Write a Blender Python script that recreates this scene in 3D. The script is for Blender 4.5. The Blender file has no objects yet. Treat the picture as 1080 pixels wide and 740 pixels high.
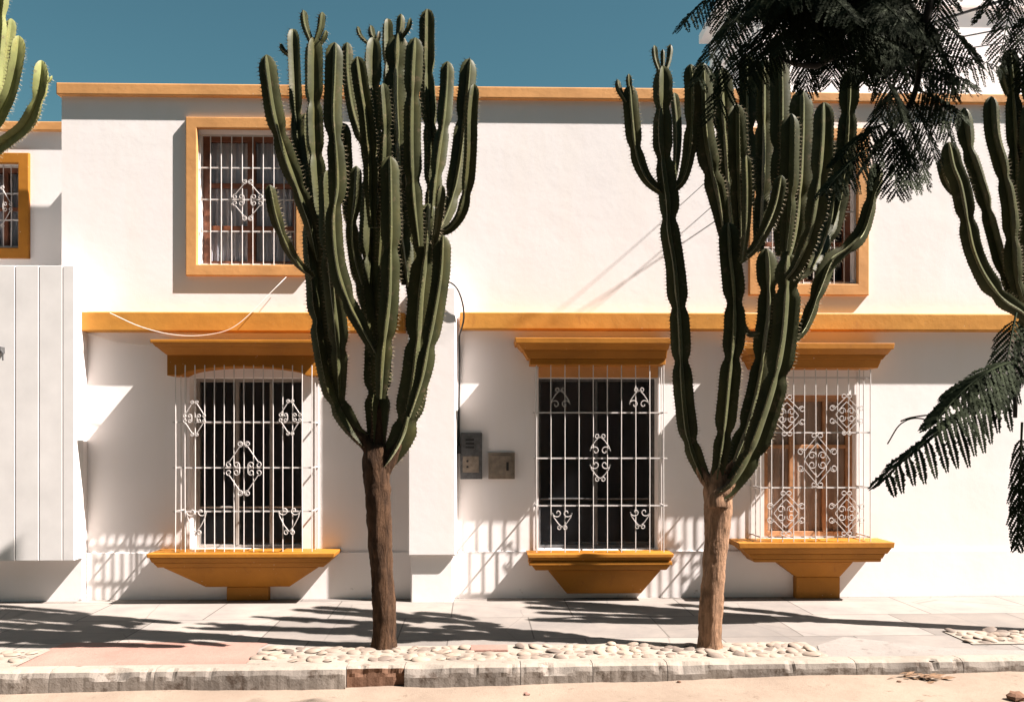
import bpy, math, random
from mathutils import Vector, Matrix, noise as mnoise
R = math.radians
rnd = random.Random(7)
sc = bpy.context.scene
col = sc.collection

# ------------------------------------------------------------------ camera geometry
F, CX, CY, H, PSI = 900.0, 540.0, 460.0, 1.7, R(1.3)
FWD = Vector((math.sin(PSI), math.cos(PSI), 0)); RGT = Vector((math.cos(PSI), -math.sin(PSI), 0)); UP = Vector((0, 0, 1))
CAM = Vector((0, 0, H))
def ray(px, py): return FWD + RGT*((px-CX)/F) + UP*((CY-py)/F)
def P(px, py, Y):
    r = ray(px, py); return CAM + r*(Y/r.y)
def G(px, py, z=0.0):
    r = ray(px, py); return CAM + r*((z-H)/r.z)
def X(px, Y): return P(px, CY, Y).x
def Z(px, py, Y): return P(px, py, Y).z
def SZ(w, Y): return w*Y/F

# ------------------------------------------------------------------ mesh helper
class MB:
    def __init__(s): s.v = []; s.f = []; s.m = []
    def add(s, vs, fs, mi=0):
        b = len(s.v); s.v += [tuple(v) for v in vs]
        for f in fs: s.f.append(tuple(b+i for i in f)); s.m.append(mi)
    def box(s, x0, x1, y0, y1, z0, z1, mi=0):
        v = [(x0,y0,z0),(x1,y0,z0),(x1,y1,z0),(x0,y1,z0),(x0,y0,z1),(x1,y0,z1),(x1,y1,z1),(x0,y1,z1)]
        s.add(v, [(0,3,2,1),(4,5,6,7),(0,1,5,4),(1,2,6,5),(2,3,7,6),(3,0,4,7)], mi)
    def frustum(s, b, z0, t, z1, yb, mi=0):
        # b, t = (x0, x1, y_front); back plane yb
        v = [(b[0],b[2],z0),(b[1],b[2],z0),(b[1],yb,z0),(b[0],yb,z0),(t[0],t[2],z1),(t[1],t[2],z1),(t[1],yb,z1),(t[0],yb,z1)]
        s.add(v, [(0,3,2,1),(4,5,6,7),(0,1,5,4),(1,2,6,5),(2,3,7,6),(3,0,4,7)], mi)
    def prism(s, poly, y0, y1, mi=0):
        n = len(poly)
        v = [(x,y0,z) for x,z in poly] + [(x,y1,z) for x,z in poly]
        fs = [tuple(range(n)), tuple(range(2*n-1, n-1, -1))]
        for i in range(n):
            j = (i+1) % n; fs.append((i, i+n, j+n, j))
        s.add(v, fs, mi)
    def tube(s, pts, r, n=6, mi=0, cap=True):
        pts = [Vector(p) for p in pts]
        rs = r if isinstance(r, (list, tuple)) else [r]*len(pts)
        fr = frames(pts)
        vs = []; fs = []
        for p, (t, a, b), rr in zip(pts, fr, rs):
            for k in range(n):
                an = 2*math.pi*k/n
                vs.append(p + a*(math.cos(an)*rr) + b*(math.sin(an)*rr))
        for i in range(len(pts)-1):
            for k in range(n):
                k2 = (k+1) % n
                fs.append((i*n+k, i*n+k2, (i+1)*n+k2, (i+1)*n+k))
        if cap:
            fs.append(tuple(range(n-1, -1, -1))); fs.append(tuple(range((len(pts)-1)*n, len(pts)*n)))
        s.add(vs, fs, mi)
    def build(s, name, mats, parent=None, smooth=False, bevel=0, loc=None):
        me = bpy.data.meshes.new(name); 
        off = Vector(loc) if loc is not None else Vector((0,0,0))
        if parent is not None and loc is None: off = ORG[parent.name]
        me.from_pydata([tuple(Vector(v)-off) for v in s.v], [], s.f); me.validate(); me.update()
        if not isinstance(mats, (list, tuple)): mats = [mats]
        for m in mats: me.materials.append(m)
        if len(mats) > 1 and len(me.polygons) == len(s.m): me.polygons.foreach_set('material_index', s.m)
        import bmesh
        bm = bmesh.new(); bm.from_mesh(me); bmesh.ops.recalc_face_normals(bm, faces=bm.faces); bm.to_mesh(me); bm.free()
        if smooth: me.polygons.foreach_set('use_smooth', [True]*len(me.polygons))
        o = bpy.data.objects.new(name, me); col.objects.link(o)
        if parent is not None:
            o.parent = parent
            ORG[o.name] = off if loc is None else off
            if loc is not None: o.location = off - ORG[parent.name]
        else:
            o.location = off; ORG[o.name] = off
        if bevel:
            b = o.modifiers.new('bevel', 'BEVEL'); b.width = bevel; b.segments = 2; b.limit_method = 'ANGLE'; b.angle_limit = R(35)
        return o
ORG = {}
def frames(pts):
    out = []; n = len(pts); pa = None
    for i in range(n):
        t = (pts[min(i+1, n-1)] - pts[max(i-1, 0)])
        t = t.normalized() if t.length > 1e-9 else Vector((0,0,1))
        if pa is None:
            ref = Vector((0,1,0)) if abs(t.y) < .9 else Vector((1,0,0))
            a = (ref - t*ref.dot(t)).normalized()
        else:
            a = pa - t*pa.dot(t); a = a.normalized() if a.length > 1e-6 else pa
        b = t.cross(a); out.append((t, a, b)); pa = a
    return out
def catmull(pts, step):
    pts = [Vector(p) for p in pts]
    P0 = [pts[0]*2-pts[1]] + pts + [pts[-1]*2-pts[-2]]
    dense = []
    for i in range(1, len(P0)-2):
        p0,p1,p2,p3 = P0[i-1:i+3]
        for k in range(16):
            t = k/16
            dense.append(.5*((2*p1)+(-p0+p2)*t+(2*p0-5*p1+4*p2-p3)*t*t+(-p0+3*p1-3*p2+p3)*t**3))
    dense.append(pts[-1])
    L = [0]
    for a, b in zip(dense, dense[1:]): L.append(L[-1]+(b-a).length)
    n = max(3, int(L[-1]/step)); out = []; j = 0
    for i in range(n+1):
        d = L[-1]*i/n
        while j < len(L)-2 and L[j+1] < d: j += 1
        u = (d-L[j])/max(1e-9, L[j+1]-L[j]); out.append(dense[j].lerp(dense[j+1], min(1, u)))
    return out, L[-1]
def empty(name, loc):
    o = bpy.data.objects.new(name, None); col.objects.link(o); o.location = loc; o.empty_display_size = .2
    ORG[o.name] = Vector(loc); return o
def tag(o, label, cat, group=None):
    o['label'] = label; o['category'] = cat
    if group: o['group'] = group
    return o
def struct(o, kind='structure'): o['kind'] = kind; return o

# ------------------------------------------------------------------ materials
def newmat(name):
    m = bpy.data.materials.new(name); m.use_nodes = True
    nt = m.node_tree; b = nt.nodes['Principled BSDF']; return m, nt, b
def nd(nt, t, **kw):
    n = nt.nodes.new(t)
    for k, v in kw.items():
        if k in n.inputs: n.inputs[k].default_value = v
        else: setattr(n, k, v)
    return n
def c4(c): return (c[0], c[1], c[2], 1)
def pos(nt): return nd(nt, 'ShaderNodeNewGeometry').outputs['Position']
def noise(nt, scale, detail=5, rough=.55, vec=None, dist=0):
    n = nd(nt, 'ShaderNodeTexNoise'); n.inputs['Scale'].default_value = scale; n.inputs['Detail'].default_value = detail
    n.inputs['Roughness'].default_value = rough; n.inputs['Distortion'].default_value = dist
    nt.links.new(vec if vec is not None else pos(nt), n.inputs['Vector']); return n.outputs['Fac']
def ramp(nt, fac, stops, interp='LINEAR'):
    r = nd(nt, 'ShaderNodeValToRGB'); e = r.color_ramp; e.interpolation = interp
    while len(e.elements) < len(stops): e.elements.new(.5)
    for el, (p, c) in zip(e.elements, stops): el.position = p; el.color = c4(c) if not isinstance(c, float) else (c,c,c,1)
    nt.links.new(fac, r.inputs['Fac']); return r.outputs['Color']
def mix(nt, fac, a, b, mode='MIX'):
    m = nd(nt, 'ShaderNodeMix', data_type='RGBA', blend_type=mode)
    for s, v in ((0, fac), (6, a), (7, b)):
        if hasattr(v, 'is_linked') or hasattr(v, 'links'): nt.links.new(v, m.inputs[s])
        else: m.inputs[s].default_value = v if s == 0 else c4(v)
    return m.outputs[2]
def bump(nt, b, h, strength, dist=.01, prev=None):
    n = nd(nt, 'ShaderNodeBump'); n.inputs['Strength'].default_value = strength; n.inputs['Distance'].default_value = dist
    nt.links.new(h, n.inputs['Height'])
    if prev is not None: nt.links.new(prev, n.inputs['Normal'])
    nt.links.new(n.outputs['Normal'], b.inputs['Normal']); return n.outputs['Normal']
def stretch(nt, s):
    m = nd(nt, 'ShaderNodeMapping'); m.inputs['Scale'].default_value = s
    nt.links.new(pos(nt), m.inputs['Vector']); return m.outputs['Vector']
def simple(name, base, rough=.6, var=.25, scale=6, bs=0, bscale=60, bdist=.004, metal=0, spec=.5, dirt=None, dirtamt=.6):
    m, nt, b = newmat(name)
    lo = [c*(1-var) for c in base]; hi = [min(1, c*(1+var)) for c in base]
    c = ramp(nt, noise(nt, scale), [(.3, lo), (.7, hi)])
    if dirt:
        f = ramp(nt, noise(nt, scale*2.3, 8, .7), [(dirtamt, 0.0), (dirtamt+.1, 1.0)])
        c = mix(nt, f, c, dirt)
    nt.links.new(c, b.inputs['Base Color']); b.inputs['Roughness'].default_value = rough; b.inputs['Metallic'].default_value = metal
    b.inputs['Specular IOR Level'].default_value = spec
    if bs: bump(nt, b, noise(nt, bscale, 6), bs, bdist)
    return m
def plaster(name, base, warm=(.78,.72,.66)):
    m, nt, b = newmat(name)
    c = ramp(nt, noise(nt, .7, 6, .6), [(.35, [x*.955 for x in base]), (.65, base)])
    st = ramp(nt, noise(nt, 1.0, 7, .62, stretch(nt, (3.2, 3.2, .45))), [(.46, 0.0), (.8, .55)])
    c = mix(nt, st, c, warm)
    sp = ramp(nt, noise(nt, 26, 5, .7), [(.71, 0.0), (.76, .35)])
    c = mix(nt, sp, c, (.45,.40,.35))
    gr = ramp(nt, noise(nt, 1, 8, .72, stretch(nt, (5, 5, 9))), [(.62, 0.0), (.69, .8)])
    sx = nd(nt, 'ShaderNodeSeparateXYZ'); nt.links.new(pos(nt), sx.inputs[0])
    gr = mix(nt, 1.0, gr, ramp(nt, sx.outputs['Z'], [(.03, 1.0), (.16, 0.0)]), 'MULTIPLY')
    c = mix(nt, gr, c, (.16,.12,.09))
    nt.links.new(c, b.inputs['Base Color']); b.inputs['Roughness'].default_value = .85; b.inputs['Specular IOR Level'].default_value = .15
    n1 = bump(nt, b, noise(nt, 2.6, 4, .5), .11, .03)
    n2 = bump(nt, b, noise(nt, 14, 5, .6), .09, .010, n1)
    bump(nt, b, noise(nt, 110, 4, .6), .16, .003, n2)
    return m
M = {}
M['wall'] = plaster('white_plaster', (.82,.775,.755))
M['wall2'] = plaster('white_plaster_neighbour', (.76,.722,.71))
M['rear'] = plaster('white_plaster_rear', (.80,.76,.745))
def ochre(name, base, grime):
    m, nt, b = newmat(name)
    c = ramp(nt, noise(nt, 2.2, 6, .6), [(.3, [x*.8 for x in base]), (.7, [min(1,x*1.12) for x in base])])
    st = ramp(nt, noise(nt, 9, 8, .7, stretch(nt, (1, 1, .4))), [(.60, 0.0), (.72, .55)])
    c = mix(nt, st, c, grime)
    ch = ramp(nt, noise(nt, 38, 4, .6), [(.70, 0.0), (.73, .7)])
    c = mix(nt, ch, c, (.72,.58,.42))
    nt.links.new(c, b.inputs['Base Color']); b.inputs['Roughness'].default_value = .62; b.inputs['Specular IOR Level'].default_value = .25
    n1 = bump(nt, b, noise(nt, 9, 5), .3, .012)
    bump(nt, b, noise(nt, 90, 4), .2, .003, n1); return m
M['ochre'] = ochre('ochre_paint', (.37,.145,.016), (.21,.075,.013))
M['ochre_pale'] = ochre('sunlit_tone_ochre_paint', (.58,.29,.105), (.40,.19,.07))  # paler ochre, sunlight on coping and surrounds painted into the colour
M['fill_block'] = simple('fill_block_brown', (.11,.08,.06), .9, .15, 2)  # dark wall colour of the unseen house added to cut fill light
M['ochre_band'] = ochre('sunlit_tone_band_ochre', (.50,.225,.04), (.30,.115,.027))  # lighter ochre, sunlight on the string course put into the colour
M['iron'] = simple('white_painted_iron', (.56,.52,.49), .45, .08, 20, .15, 120, .001, dirt=(.32,.20,.13), dirtamt=.66)
M['wood'] = simple('red_brown_wood', (.16,.055,.025), .45, .35, 12, .2, 70, .002)
M['wood_light'] = simple('warm_brown_wood', (.37,.18,.08), .5, .3, 12, .2, 70, .002)
M['white_sash'] = simple('dusty_white_sash', (.27,.24,.21), .5, .15, 9)
M['curtain'] = simple('grey_net_curtain', (.80,.81,.84), .9, .12, 5)
M['curtain_tan'] = simple('tan_curtain', (.75,.55,.40), .9, .15, 4)
M['dark_metal'] = simple('weathered_grey_metal', (.10,.10,.10), .5, .3, 25, .2, 90, .001, .4, dirt=(.22,.19,.16), dirtamt=.6)
M['black'] = simple('black_rubber', (.012,.012,.012), .5, .2, 20)
M['rust_box'] = simple('brown_grey_box_paint', (.20,.16,.12), .6, .3, 18, .2, 90, .001, dirt=(.12,.06,.03), dirtamt=.6)
M['string'] = simple('sagging_line', (.75,.72,.68), .7, .1, 30)
M['panel'] = simple('pale_painted_boards', (.69,.665,.64), .7, .07, 3, .15, 70, .002, spec=.2)
M['leaf'] = simple('dark_leaf_green', (.020,.026,.012), .8, .4, 14, spec=.08)
M['twig'] = simple('dark_bark', (.035,.026,.018), .85, .4, 18, .4, 50, .006)
M['dryleaf'] = simple('dry_brown_leaf', (.16,.09,.045), .8, .4, 30)
M['spine'] = simple('pale_brown_cactus_spine', (.24,.19,.11), .7, .3, 40)
# glass: thin pane, mostly clear with a mirror share
m, nt, b = newmat('window_glass')
b.inputs['Base Color'].default_value = (.02,.022,.025,1); b.inputs['Roughness'].default_value = .04
tr = nd(nt, 'ShaderNodeBsdfTransparent'); ms = nd(nt, 'ShaderNodeMixShader'); ms.inputs[0].default_value = .18
tr.inputs[0].default_value = (.93,.93,.94,1)
nt.links.new(tr.outputs[0], ms.inputs[1]); nt.links.new(b.outputs[0], ms.inputs[2])
nt.links.new(ms.outputs[0], nt.nodes['Material Output'].inputs['Surface']); M['glass'] = m
# cactus skin
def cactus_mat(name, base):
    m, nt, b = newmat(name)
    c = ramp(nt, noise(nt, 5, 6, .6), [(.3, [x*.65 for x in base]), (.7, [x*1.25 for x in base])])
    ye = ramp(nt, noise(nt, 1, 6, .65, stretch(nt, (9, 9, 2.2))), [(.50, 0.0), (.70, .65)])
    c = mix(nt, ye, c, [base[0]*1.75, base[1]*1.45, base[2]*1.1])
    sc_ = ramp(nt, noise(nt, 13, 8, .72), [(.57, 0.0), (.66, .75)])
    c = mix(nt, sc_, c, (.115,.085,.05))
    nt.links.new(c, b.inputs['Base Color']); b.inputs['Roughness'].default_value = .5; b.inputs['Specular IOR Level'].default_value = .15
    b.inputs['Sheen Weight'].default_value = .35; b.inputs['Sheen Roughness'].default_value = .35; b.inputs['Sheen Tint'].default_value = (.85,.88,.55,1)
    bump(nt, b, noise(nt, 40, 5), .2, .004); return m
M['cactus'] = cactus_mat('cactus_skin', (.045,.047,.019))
M['cactus_painted_sun'] = cactus_mat('cactus_skin_painted_sunlit', (.19,.20,.075))  # lighter copy of the skin, sunlight on the left cactus painted in
def bark_mat(name, a, b_):
    m, nt, b = newmat(name)
    f = noise(nt, 1, 8, .65, stretch(nt, (26, 26, 5)), .6)
    c = ramp(nt, f, [(.3, a), (.52, b_), (.75, [min(1, x*1.5) for x in b_])])
    c = mix(nt, ramp(nt, noise(nt, 7, 5, .6), [(.5, 0.0), (.68, .7)]), c, [x*.45 for x in b_])
    nt.links.new(c, b.inputs['Base Color']); b.inputs['Roughness'].default_value = .9; b.inputs['Specular IOR Level'].default_value = .15
    n1 = bump(nt, b, f, .9, .03); bump(nt, b, noise(nt, 60, 6, .7), .5, .008, n1); return m
M['bark'] = bark_mat('cactus_bark', (.016,.009,.006), (.070,.038,.021))
M['bark_pale'] = bark_mat('pale_cactus_bark', (.05,.03,.018), (.28,.165,.10))
# pavement slabs
m, nt, b = newmat('pavement_slabs')
mp = nd(nt, 'ShaderNodeMapping'); mp.inputs['Location'].default_value = (.25, -.28, 0); mp.inputs['Rotation'].default_value = (0,0,R(-1.0))
nt.links.new(pos(nt), mp.inputs['Vector'])
br = nd(nt, 'ShaderNodeTexBrick'); br.offset = .37; br.offset_frequency = 2
nt.links.new(mp.outputs['Vector'], br.inputs['Vector'])
for k, v in (('Scale', 1.0), ('Mortar Size', .007), ('Mortar Smooth', .3), ('Brick Width', 1.15), ('Row Height', .86)): br.inputs[k].default_value = v
br.inputs['Color1'].default_value = (.175,.158,.143,1); br.inputs['Color2'].default_value = (.275,.248,.225,1); br.inputs['Mortar'].default_value = (.10,.09,.08,1)
v = ramp(nt, noise(nt, 1.6, 8, .65), [(.3, (.72,.72,.73)), (.7, (1.1,1.07,1.03))])
c = mix(nt, 1.0, br.outputs['Color'], v, 'MULTIPLY')
st = ramp(nt, noise(nt, 6, 8, .7), [(.58, 0.0), (.7, .45)]); c = mix(nt, st, c, (.16,.14,.12))
cr = nd(nt, 'ShaderNodeTexVoronoi', feature='DISTANCE_TO_EDGE'); cr.inputs['Scale'].default_value = .9
wv = mix(nt, .12, pos(nt), nd(nt, 'ShaderNodeTexNoise').outputs['Color']); nt.links.new(wv, cr.inputs['Vector'])
cf = ramp(nt, cr.outputs['Distance'], [(0.0, .5), (.006, 0.0)]); c = mix(nt, cf, c, (.10,.09,.08))
nt.links.new(c, b.inputs['Base Color']); b.inputs['Roughness'].default_value = .85; b.inputs['Specular IOR Level'].default_value = .2
n1 = bump(nt, b, br.outputs['Fac'], -.6, .008); n2 = bump(nt, b, noise(nt, 5, 6), .3, .012, n1); bump(nt, b, noise(nt, 90, 5, .7), .3, .003, n2)
M['pave'] = m
def ground_mat(name, a, b_, stain, sa=.6, fine=80):
    m, nt, b = newmat(name)
    c = ramp(nt, noise(nt, 1.3, 9, .65), [(.3, a), (.7, b_)])
    c = mix(nt, ramp(nt, noise(nt, 7, 9, .72), [(sa, 0.0), (sa+.09, .75)]), c, stain)
    c = mix(nt, ramp(nt, noise(nt, fine, 3, .6), [(.62, 0.0), (.72, .6)]), c, [x*.5 for x in a])
    nt.links.new(c, b.inputs['Base Color']); b.inputs['Roughness'].default_value = .92; b.inputs['Specular IOR Level'].default_value = .15
    n1 = bump(nt, b, noise(nt, 6, 8, .65), .5, .02); bump(nt, b, noise(nt, fine, 5, .7), .5, .005, n1); return m
M['road'] = ground_mat('dusty_verge', (.19,.145,.11), (.27,.212,.163), (.10,.07,.05))
M['unseen_dark_asphalt'] = ground_mat('unseen_dark_asphalt', (.045,.044,.043), (.075,.072,.068), (.11,.095,.075), .62)  # road surface out of view, added dark to cut bounce onto the cacti
M['kerb'] = ground_mat('worn_kerb_concrete', (.13,.112,.097), (.27,.235,.20), (.06,.04,.028), .53)
M['kerbtop'] = ground_mat('mortar', (.21,.18,.148), (.31,.27,.225), (.11,.08,.06), .58)
M['brick'] = ground_mat('broken_brick_core', (.10,.055,.035), (.20,.11,.07), (.05,.03,.02), .55)
M['salmon'] = ground_mat('salmon_concrete', (.235,.135,.108), (.31,.185,.15), (.16,.10,.082), .62)
M['smoothcement'] = ground_mat('smooth_cement', (.19,.17,.152), (.26,.233,.21), (.13,.11,.095), .56)
def stone_mat():
    m, nt, b = newmat('beach_cobble')
    oi = nd(nt, 'ShaderNodeTexVoronoi'); oi.inputs['Scale'].default_value = 7; nt.links.new(pos(nt), oi.inputs['Vector'])
    c = ramp(nt, oi.outputs['Color'], [(0.1, (.10,.075,.06)), (.45, (.22,.172,.135)), (.9, (.30,.232,.175))])
    c = mix(nt, ramp(nt, noise(nt, 30, 6, .7), [(.5, 0.0), (.7, .5)]), c, (.22,.17,.13))
    nt.links.new(c, b.inputs['Base Color']); b.inputs['Roughness'].default_value = .8
    bump(nt, b, noise(nt, 60, 5), .3, .004); return m
M['stone'] = stone_mat()

# ------------------------------------------------------------------ ground
def road_z(x, y):
    t = min(1, max(0, (x+1.0)/4.2)); t = t*t*(3-2*t)
    z = -.135 + .055*t
    if -8 < x < 8 and 3 < y < 7:
        w = math.exp(-((y-6.15)/.45)**2)
        z += (mnoise.noise(Vector((x*1.7, y*2.5, 3)))*.018 + mnoise.noise(Vector((x*7, y*7, 1)))*.006)*w
        z += .004*mnoise.noise(Vector((x*2, y*2, 9)))
    return z
xs = [-220,-120,-60,-30,-15,-10] + [-8+.1*i for i in range(161)] + [10,15,30,60,120,220]
ys = [-220,-120,-60,-30,-15,-6,-2,1,3] + [4+.08*i for i in range(32)] + [7.5,9,13,20,40,80,150,300]
mb = MB(); nx = len(xs)
mb.v = [(x, y, road_z(x, y) if y < 7 else -.16) for y in ys for x in xs]
for j in range(len(ys)-1):
    for i in range(nx-1):
        mb.f.append((j*nx+i, j*nx+i+1, (j+1)*nx+i+1, (j+1)*nx+i)); mb.m.append(0 if ys[j] > 5.62+.1*mnoise.noise(Vector((xs[i]*.8, 0, 2))) and ys[j] < 8 else 1)
struct(mb.build('road', [M['road'], M['unseen_dark_asphalt']], smooth=True))
# kerb line (slightly skewed)
ka, kb = G(0, 711), G(1080, 697.5)
def kerb_y(x): return ka.y + (kb.y-ka.y)*(x-ka.x)/(kb.x-ka.x)
KT = .17
mb = MB(); mb.add([(-60,kerb_y(-60)+KT*.5,0),(60,kerb_y(60)+KT*.5,0),(60,9.9,0),(-60,9.9,0),
                   (-60,kerb_y(-60)+KT*.5,-.3),(60,kerb_y(60)+KT*.5,-.3),(60,9.9,-.3),(-60,9.9,-.3)],
                  [(0,1,2,3),(7,6,5,4),(0,4,5,1),(1,5,6,2),(2,6,7,3),(3,7,4,0)])
struct(mb.build('pavement', M['pave']))
# worn kerb, joints at the blocks
mb = MB()
joints = [-60,-14,-9,-6.2] + [X(p, 6.3) for p in (60,168,366,427,549,625,704,905,1020)] + [5.2,7,9,14,60]
brick_block = 3+3
for bi, (a, b_) in enumerate(zip(joints, joints[1:])):
    n = max(2, int(min((b_-a)/.02, 160))); a += .0025; b_ -= .0025
    isb = (bi == 6)
    rows = []
    for i in range(n+1):
        x = a+(b_-a)*i/n; y0 = kerb_y(x); e = min(i, n-i)*(b_-a)/n
        chip = max(0, mnoise.noise(Vector((x*3.1, 5, bi)))-.05)*.13 + max(0, mnoise.noise(Vector((x*11, 2, bi)))-.1)*.09 + max(0, .03-e)*.5
        rough = mnoise.noise(Vector((x*6, 1, 7)))*.006 + mnoise.noise(Vector((x*25, 1, 7)))*.003
        dep = .035 if isb else 0
        f2 = mnoise.noise(Vector((x*17, 3, 3)))*(.02 if isb else .005)
        rows.append([(x, y0+dep+rough+f2, -.3), (x, y0+dep+rough+f2*.5, -.06), (x, y0+dep+rough+chip*.2-f2, -.028-chip*.5),
                     (x, y0+.012+chip*.6+rough*.5+(dep*.5), .004-chip*.25), (x, y0+.05+chip*.5, .016+rough*.6), (x, y0+KT, .012), (x, y0+KT, -.3)])
    base = len(mb.v)
    for r_ in rows: mb.v += r_
    for i in range(n):
        for k in range(6):
            q = base+i*7+k; mb.f.append((q, q+7, q+8, q+1)); mb.m.append(1 if (isb and k < 3) else (2 if k >= 3 else 0))
    mb.f.append(tuple(base+k for k in range(7))); mb.m.append(0)
    mb.f.append(tuple(base+n*7+k for k in range(6, -1, -1))); mb.m.append(0)
struct(mb.build('kerb', [M['kerb'], M['brick'], M['kerbtop']]))
# cobble strips beside the kerb
def cobbles(x0, x1, ya, yb, seed, skip):
    inset = ya
    rr = random.Random(seed); mb = MB()
    def bed(x0, x1):
        n = 40; lo = [(x0+(x1-x0)*i/n, kerb_y(x0+(x1-x0)*i/n)+KT-.01+inset, .013 if not inset else .0075) for i in range(n+1)]
        hi = [(x0+(x1-x0)*i/n, yb(x0+(x1-x0)*i/n)+.04*mnoise.noise(Vector((i*.9, seed, 0))), .0075) for i in range(n+1)]
        mb.add(lo+hi, [(i, i+1, n+2+i, n+1+i) for i in range(n)], 1)
    bed(x0, x1)
    y = 0
    x = x0+.05
    while x < x1-.04:
        yy = kerb_y(x)+KT+.05+rr.random()*.03
        while yy < yb(x)-.03:
            s = rr.uniform(.030, .066)
            px = x+rr.uniform(-.025, .025); py = yy+rr.uniform(-.02, .02)
            if not skip(px, py):
                ax, ay, az = s*rr.uniform(.9, 1.35), s*rr.uniform(.75, 1.05), s*rr.uniform(.26, .46); rot = rr.uniform(-.7, .7); zz = rr.uniform(.0, .02)
                tl = rr.uniform(-.25, .25)
                vs = []; fs = []; NU, NV = 10, 5
                for v_ in range(NV):
                    ph = math.pi/2*v_/(NV-1)*1.0
                    for u in range(NU):
                        th = 2*math.pi*u/NU
                        k = 1+.12*mnoise.noise(Vector((px*9+math.cos(th), py*9+math.sin(th), ph)))
                        lx, ly, lz = ax*math.cos(ph)*math.cos(th)*k, ay*math.cos(ph)*math.sin(th)*k, az*math.sin(ph)
                        lz += lx*tl
                        vs.append((px+lx*math.cos(rot)-ly*math.sin(rot), py+lx*math.sin(rot)+ly*math.cos(rot), zz+lz-.004))
                for v_ in range(NV-1):
                    for u in range(NU):
                        u2 = (u+1) % NU; fs.append((v_*NU+u, v_*NU+u2, (v_+1)*NU+u2, (v_+1)*NU+u))
                mb.add(vs, fs, 0)
            yy += s*1.75+.02
        x += .088
    return mb
T1 = G(405, 683); T2 = G(748, 683)
skip = lambda x, y: (Vector((x, y, 0))-T1).length < .13 or (Vector((x, y, 0))-T2).length < .13 or (abs(x-X(522, 6.85)) < .17 and abs(y-6.78) < .1)
yb1 = lambda x: 6.93+.02*x
struct(cobbles(X(268, 6.6), X(868, 6.6), 0, yb1, 3, skip).build('cobblestone_strip', [M['stone'], M['kerbtop']], smooth=True))
struct(cobbles(-7.0, X(36, 6.6), 0, lambda x: 6.86, 5, lambda x, y: False).build('cobblestone_strip', [M['stone'], M['kerbtop']], smooth=True))
struct(cobbles(X(1010, 7.1), 7.4, .36, lambda x: 7.35, 8, lambda x, y: y < kerb_y(x)+KT+.38).build('cobblestone_strip', [M['stone'], M['kerbtop']], smooth=True))
mb = MB(); mb.add([G(10,705,.005), G(262,701,.005), G(275,682,.005), G(285,677,.005), G(70,677,.005), G(36,690,.005)], [tuple(range(6))])
struct(mb.build('salmon_ramp', M['salmon']))
mb = MB(); mb.add([G(868,697.5,.005), G(1200,694,.005), G(1220,688,.005), G(1010,684,.005), G(890,671,.005), G(862,680,.005)], [tuple(range(6))])
struct(mb.build('cement_patch', M['smoothcement']))
mb = MB(); a = X(496, 6.78); b_ = X(536, 6.78); mb.box(a, b_, 6.70, 6.86, -.02, .03)
o = mb.build('salmon_brick', M['salmon'], bevel=.008, loc=((a+b_)/2, 6.78, 0)); tag(o, 'salmon coloured brick set among the pale cobbles between the two big cacti', 'brick')

# ------------------------------------------------------------------ house
YW = 9.0
house = tag(empty('white_house', (0, YW, 0)), 'two storey white plastered house with ochre cornices, iron grilles and a flat roof', 'house')
XL = X(65, YW); XR = 9.0
ZR = Z(300, 92, YW)              # top of parapet
def rect(px0, py0, px1, py1, Y=YW): return (X(px0, Y), Z((px0+px1)/2, py1, Y), X(px1, Y), Z((px0+px1)/2, py0, Y))
OP = {'up1': rect(209,137,313,280), 'up2': rect(801,148,903,300), 'g1': rect(200,398,319,580), 'g2': rect(568,398,694,580), 'g3': rect(806,416,903,568)}
def slab(mb, X0, X1, Z0, Z1, Y0, Y1, ops):
    xs = sorted(set([X0, X1] + [v for o in ops for v in (o[0], o[2])])); zs = sorted(set([Z0, Z1] + [v for o in ops for v in (o[1], o[3])]))
    def op(x, z): return any(o[0] < x < o[2] and o[1] < z < o[3] for o in ops)
    cells = {}
    for i in range(len(xs)-1):
        for j in range(len(zs)-1):
            cells[i, j] = not op((xs[i]+xs[i+1])/2, (zs[j]+zs[j+1])/2)
    for (i, j), s in cells.items():
        if not s: continue
        a, b, c, d = xs[i], xs[i+1], zs[j], zs[j+1]
        mb.add([(a,Y0,c),(b,Y0,c),(b,Y0,d),(a,Y0,d)], [(0,1,2,3)]); mb.add([(a,Y1,c),(b,Y1,c),(b,Y1,d),(a,Y1,d)], [(3,2,1,0)])
        for di, dj, q in ((-1,0,[(a,Y0,c),(a,Y0,d),(a,Y1,d),(a,Y1,c)]), (1,0,[(b,Y0,c),(b,Y1,c),(b,Y1,d),(b,Y0,d)]),
                          (0,-1,[(a,Y0,c),(a,Y1,c),(b,Y1,c),(b,Y0,c)]), (0,1,[(a,Y0,d),(b,Y0,d),(b,Y1,d),(a,Y1,d)])):
            if not cells.get((i+di, j+dj), False): mb.add(q, [(0,1,2,3)])
mb = MB(); slab(mb, XL, XR, 0, ZR-.05, YW, YW+.28, list(OP.values()))
mb.build('front_wall', M['wall'], house)
mb = MB(); ZF = Z(65, 183, 9.6)
mb.box(XL, XL+.25, YW+.281, 14, 0, ZF); mb.box(XR-.25, XR, YW+.281, 14, 0, ZF); mb.box(XL+.251, XR-.251, 13.75, 14, 0, ZF); mb.box(XL, XR, YW+.281, 14, ZF+.001, ZF+.15)
mb.box(XL+.251, XR-.251, YW+.281, 13.749, 3.05, 3.25)
mb.build('side_wall', M['wall'], house)
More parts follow.
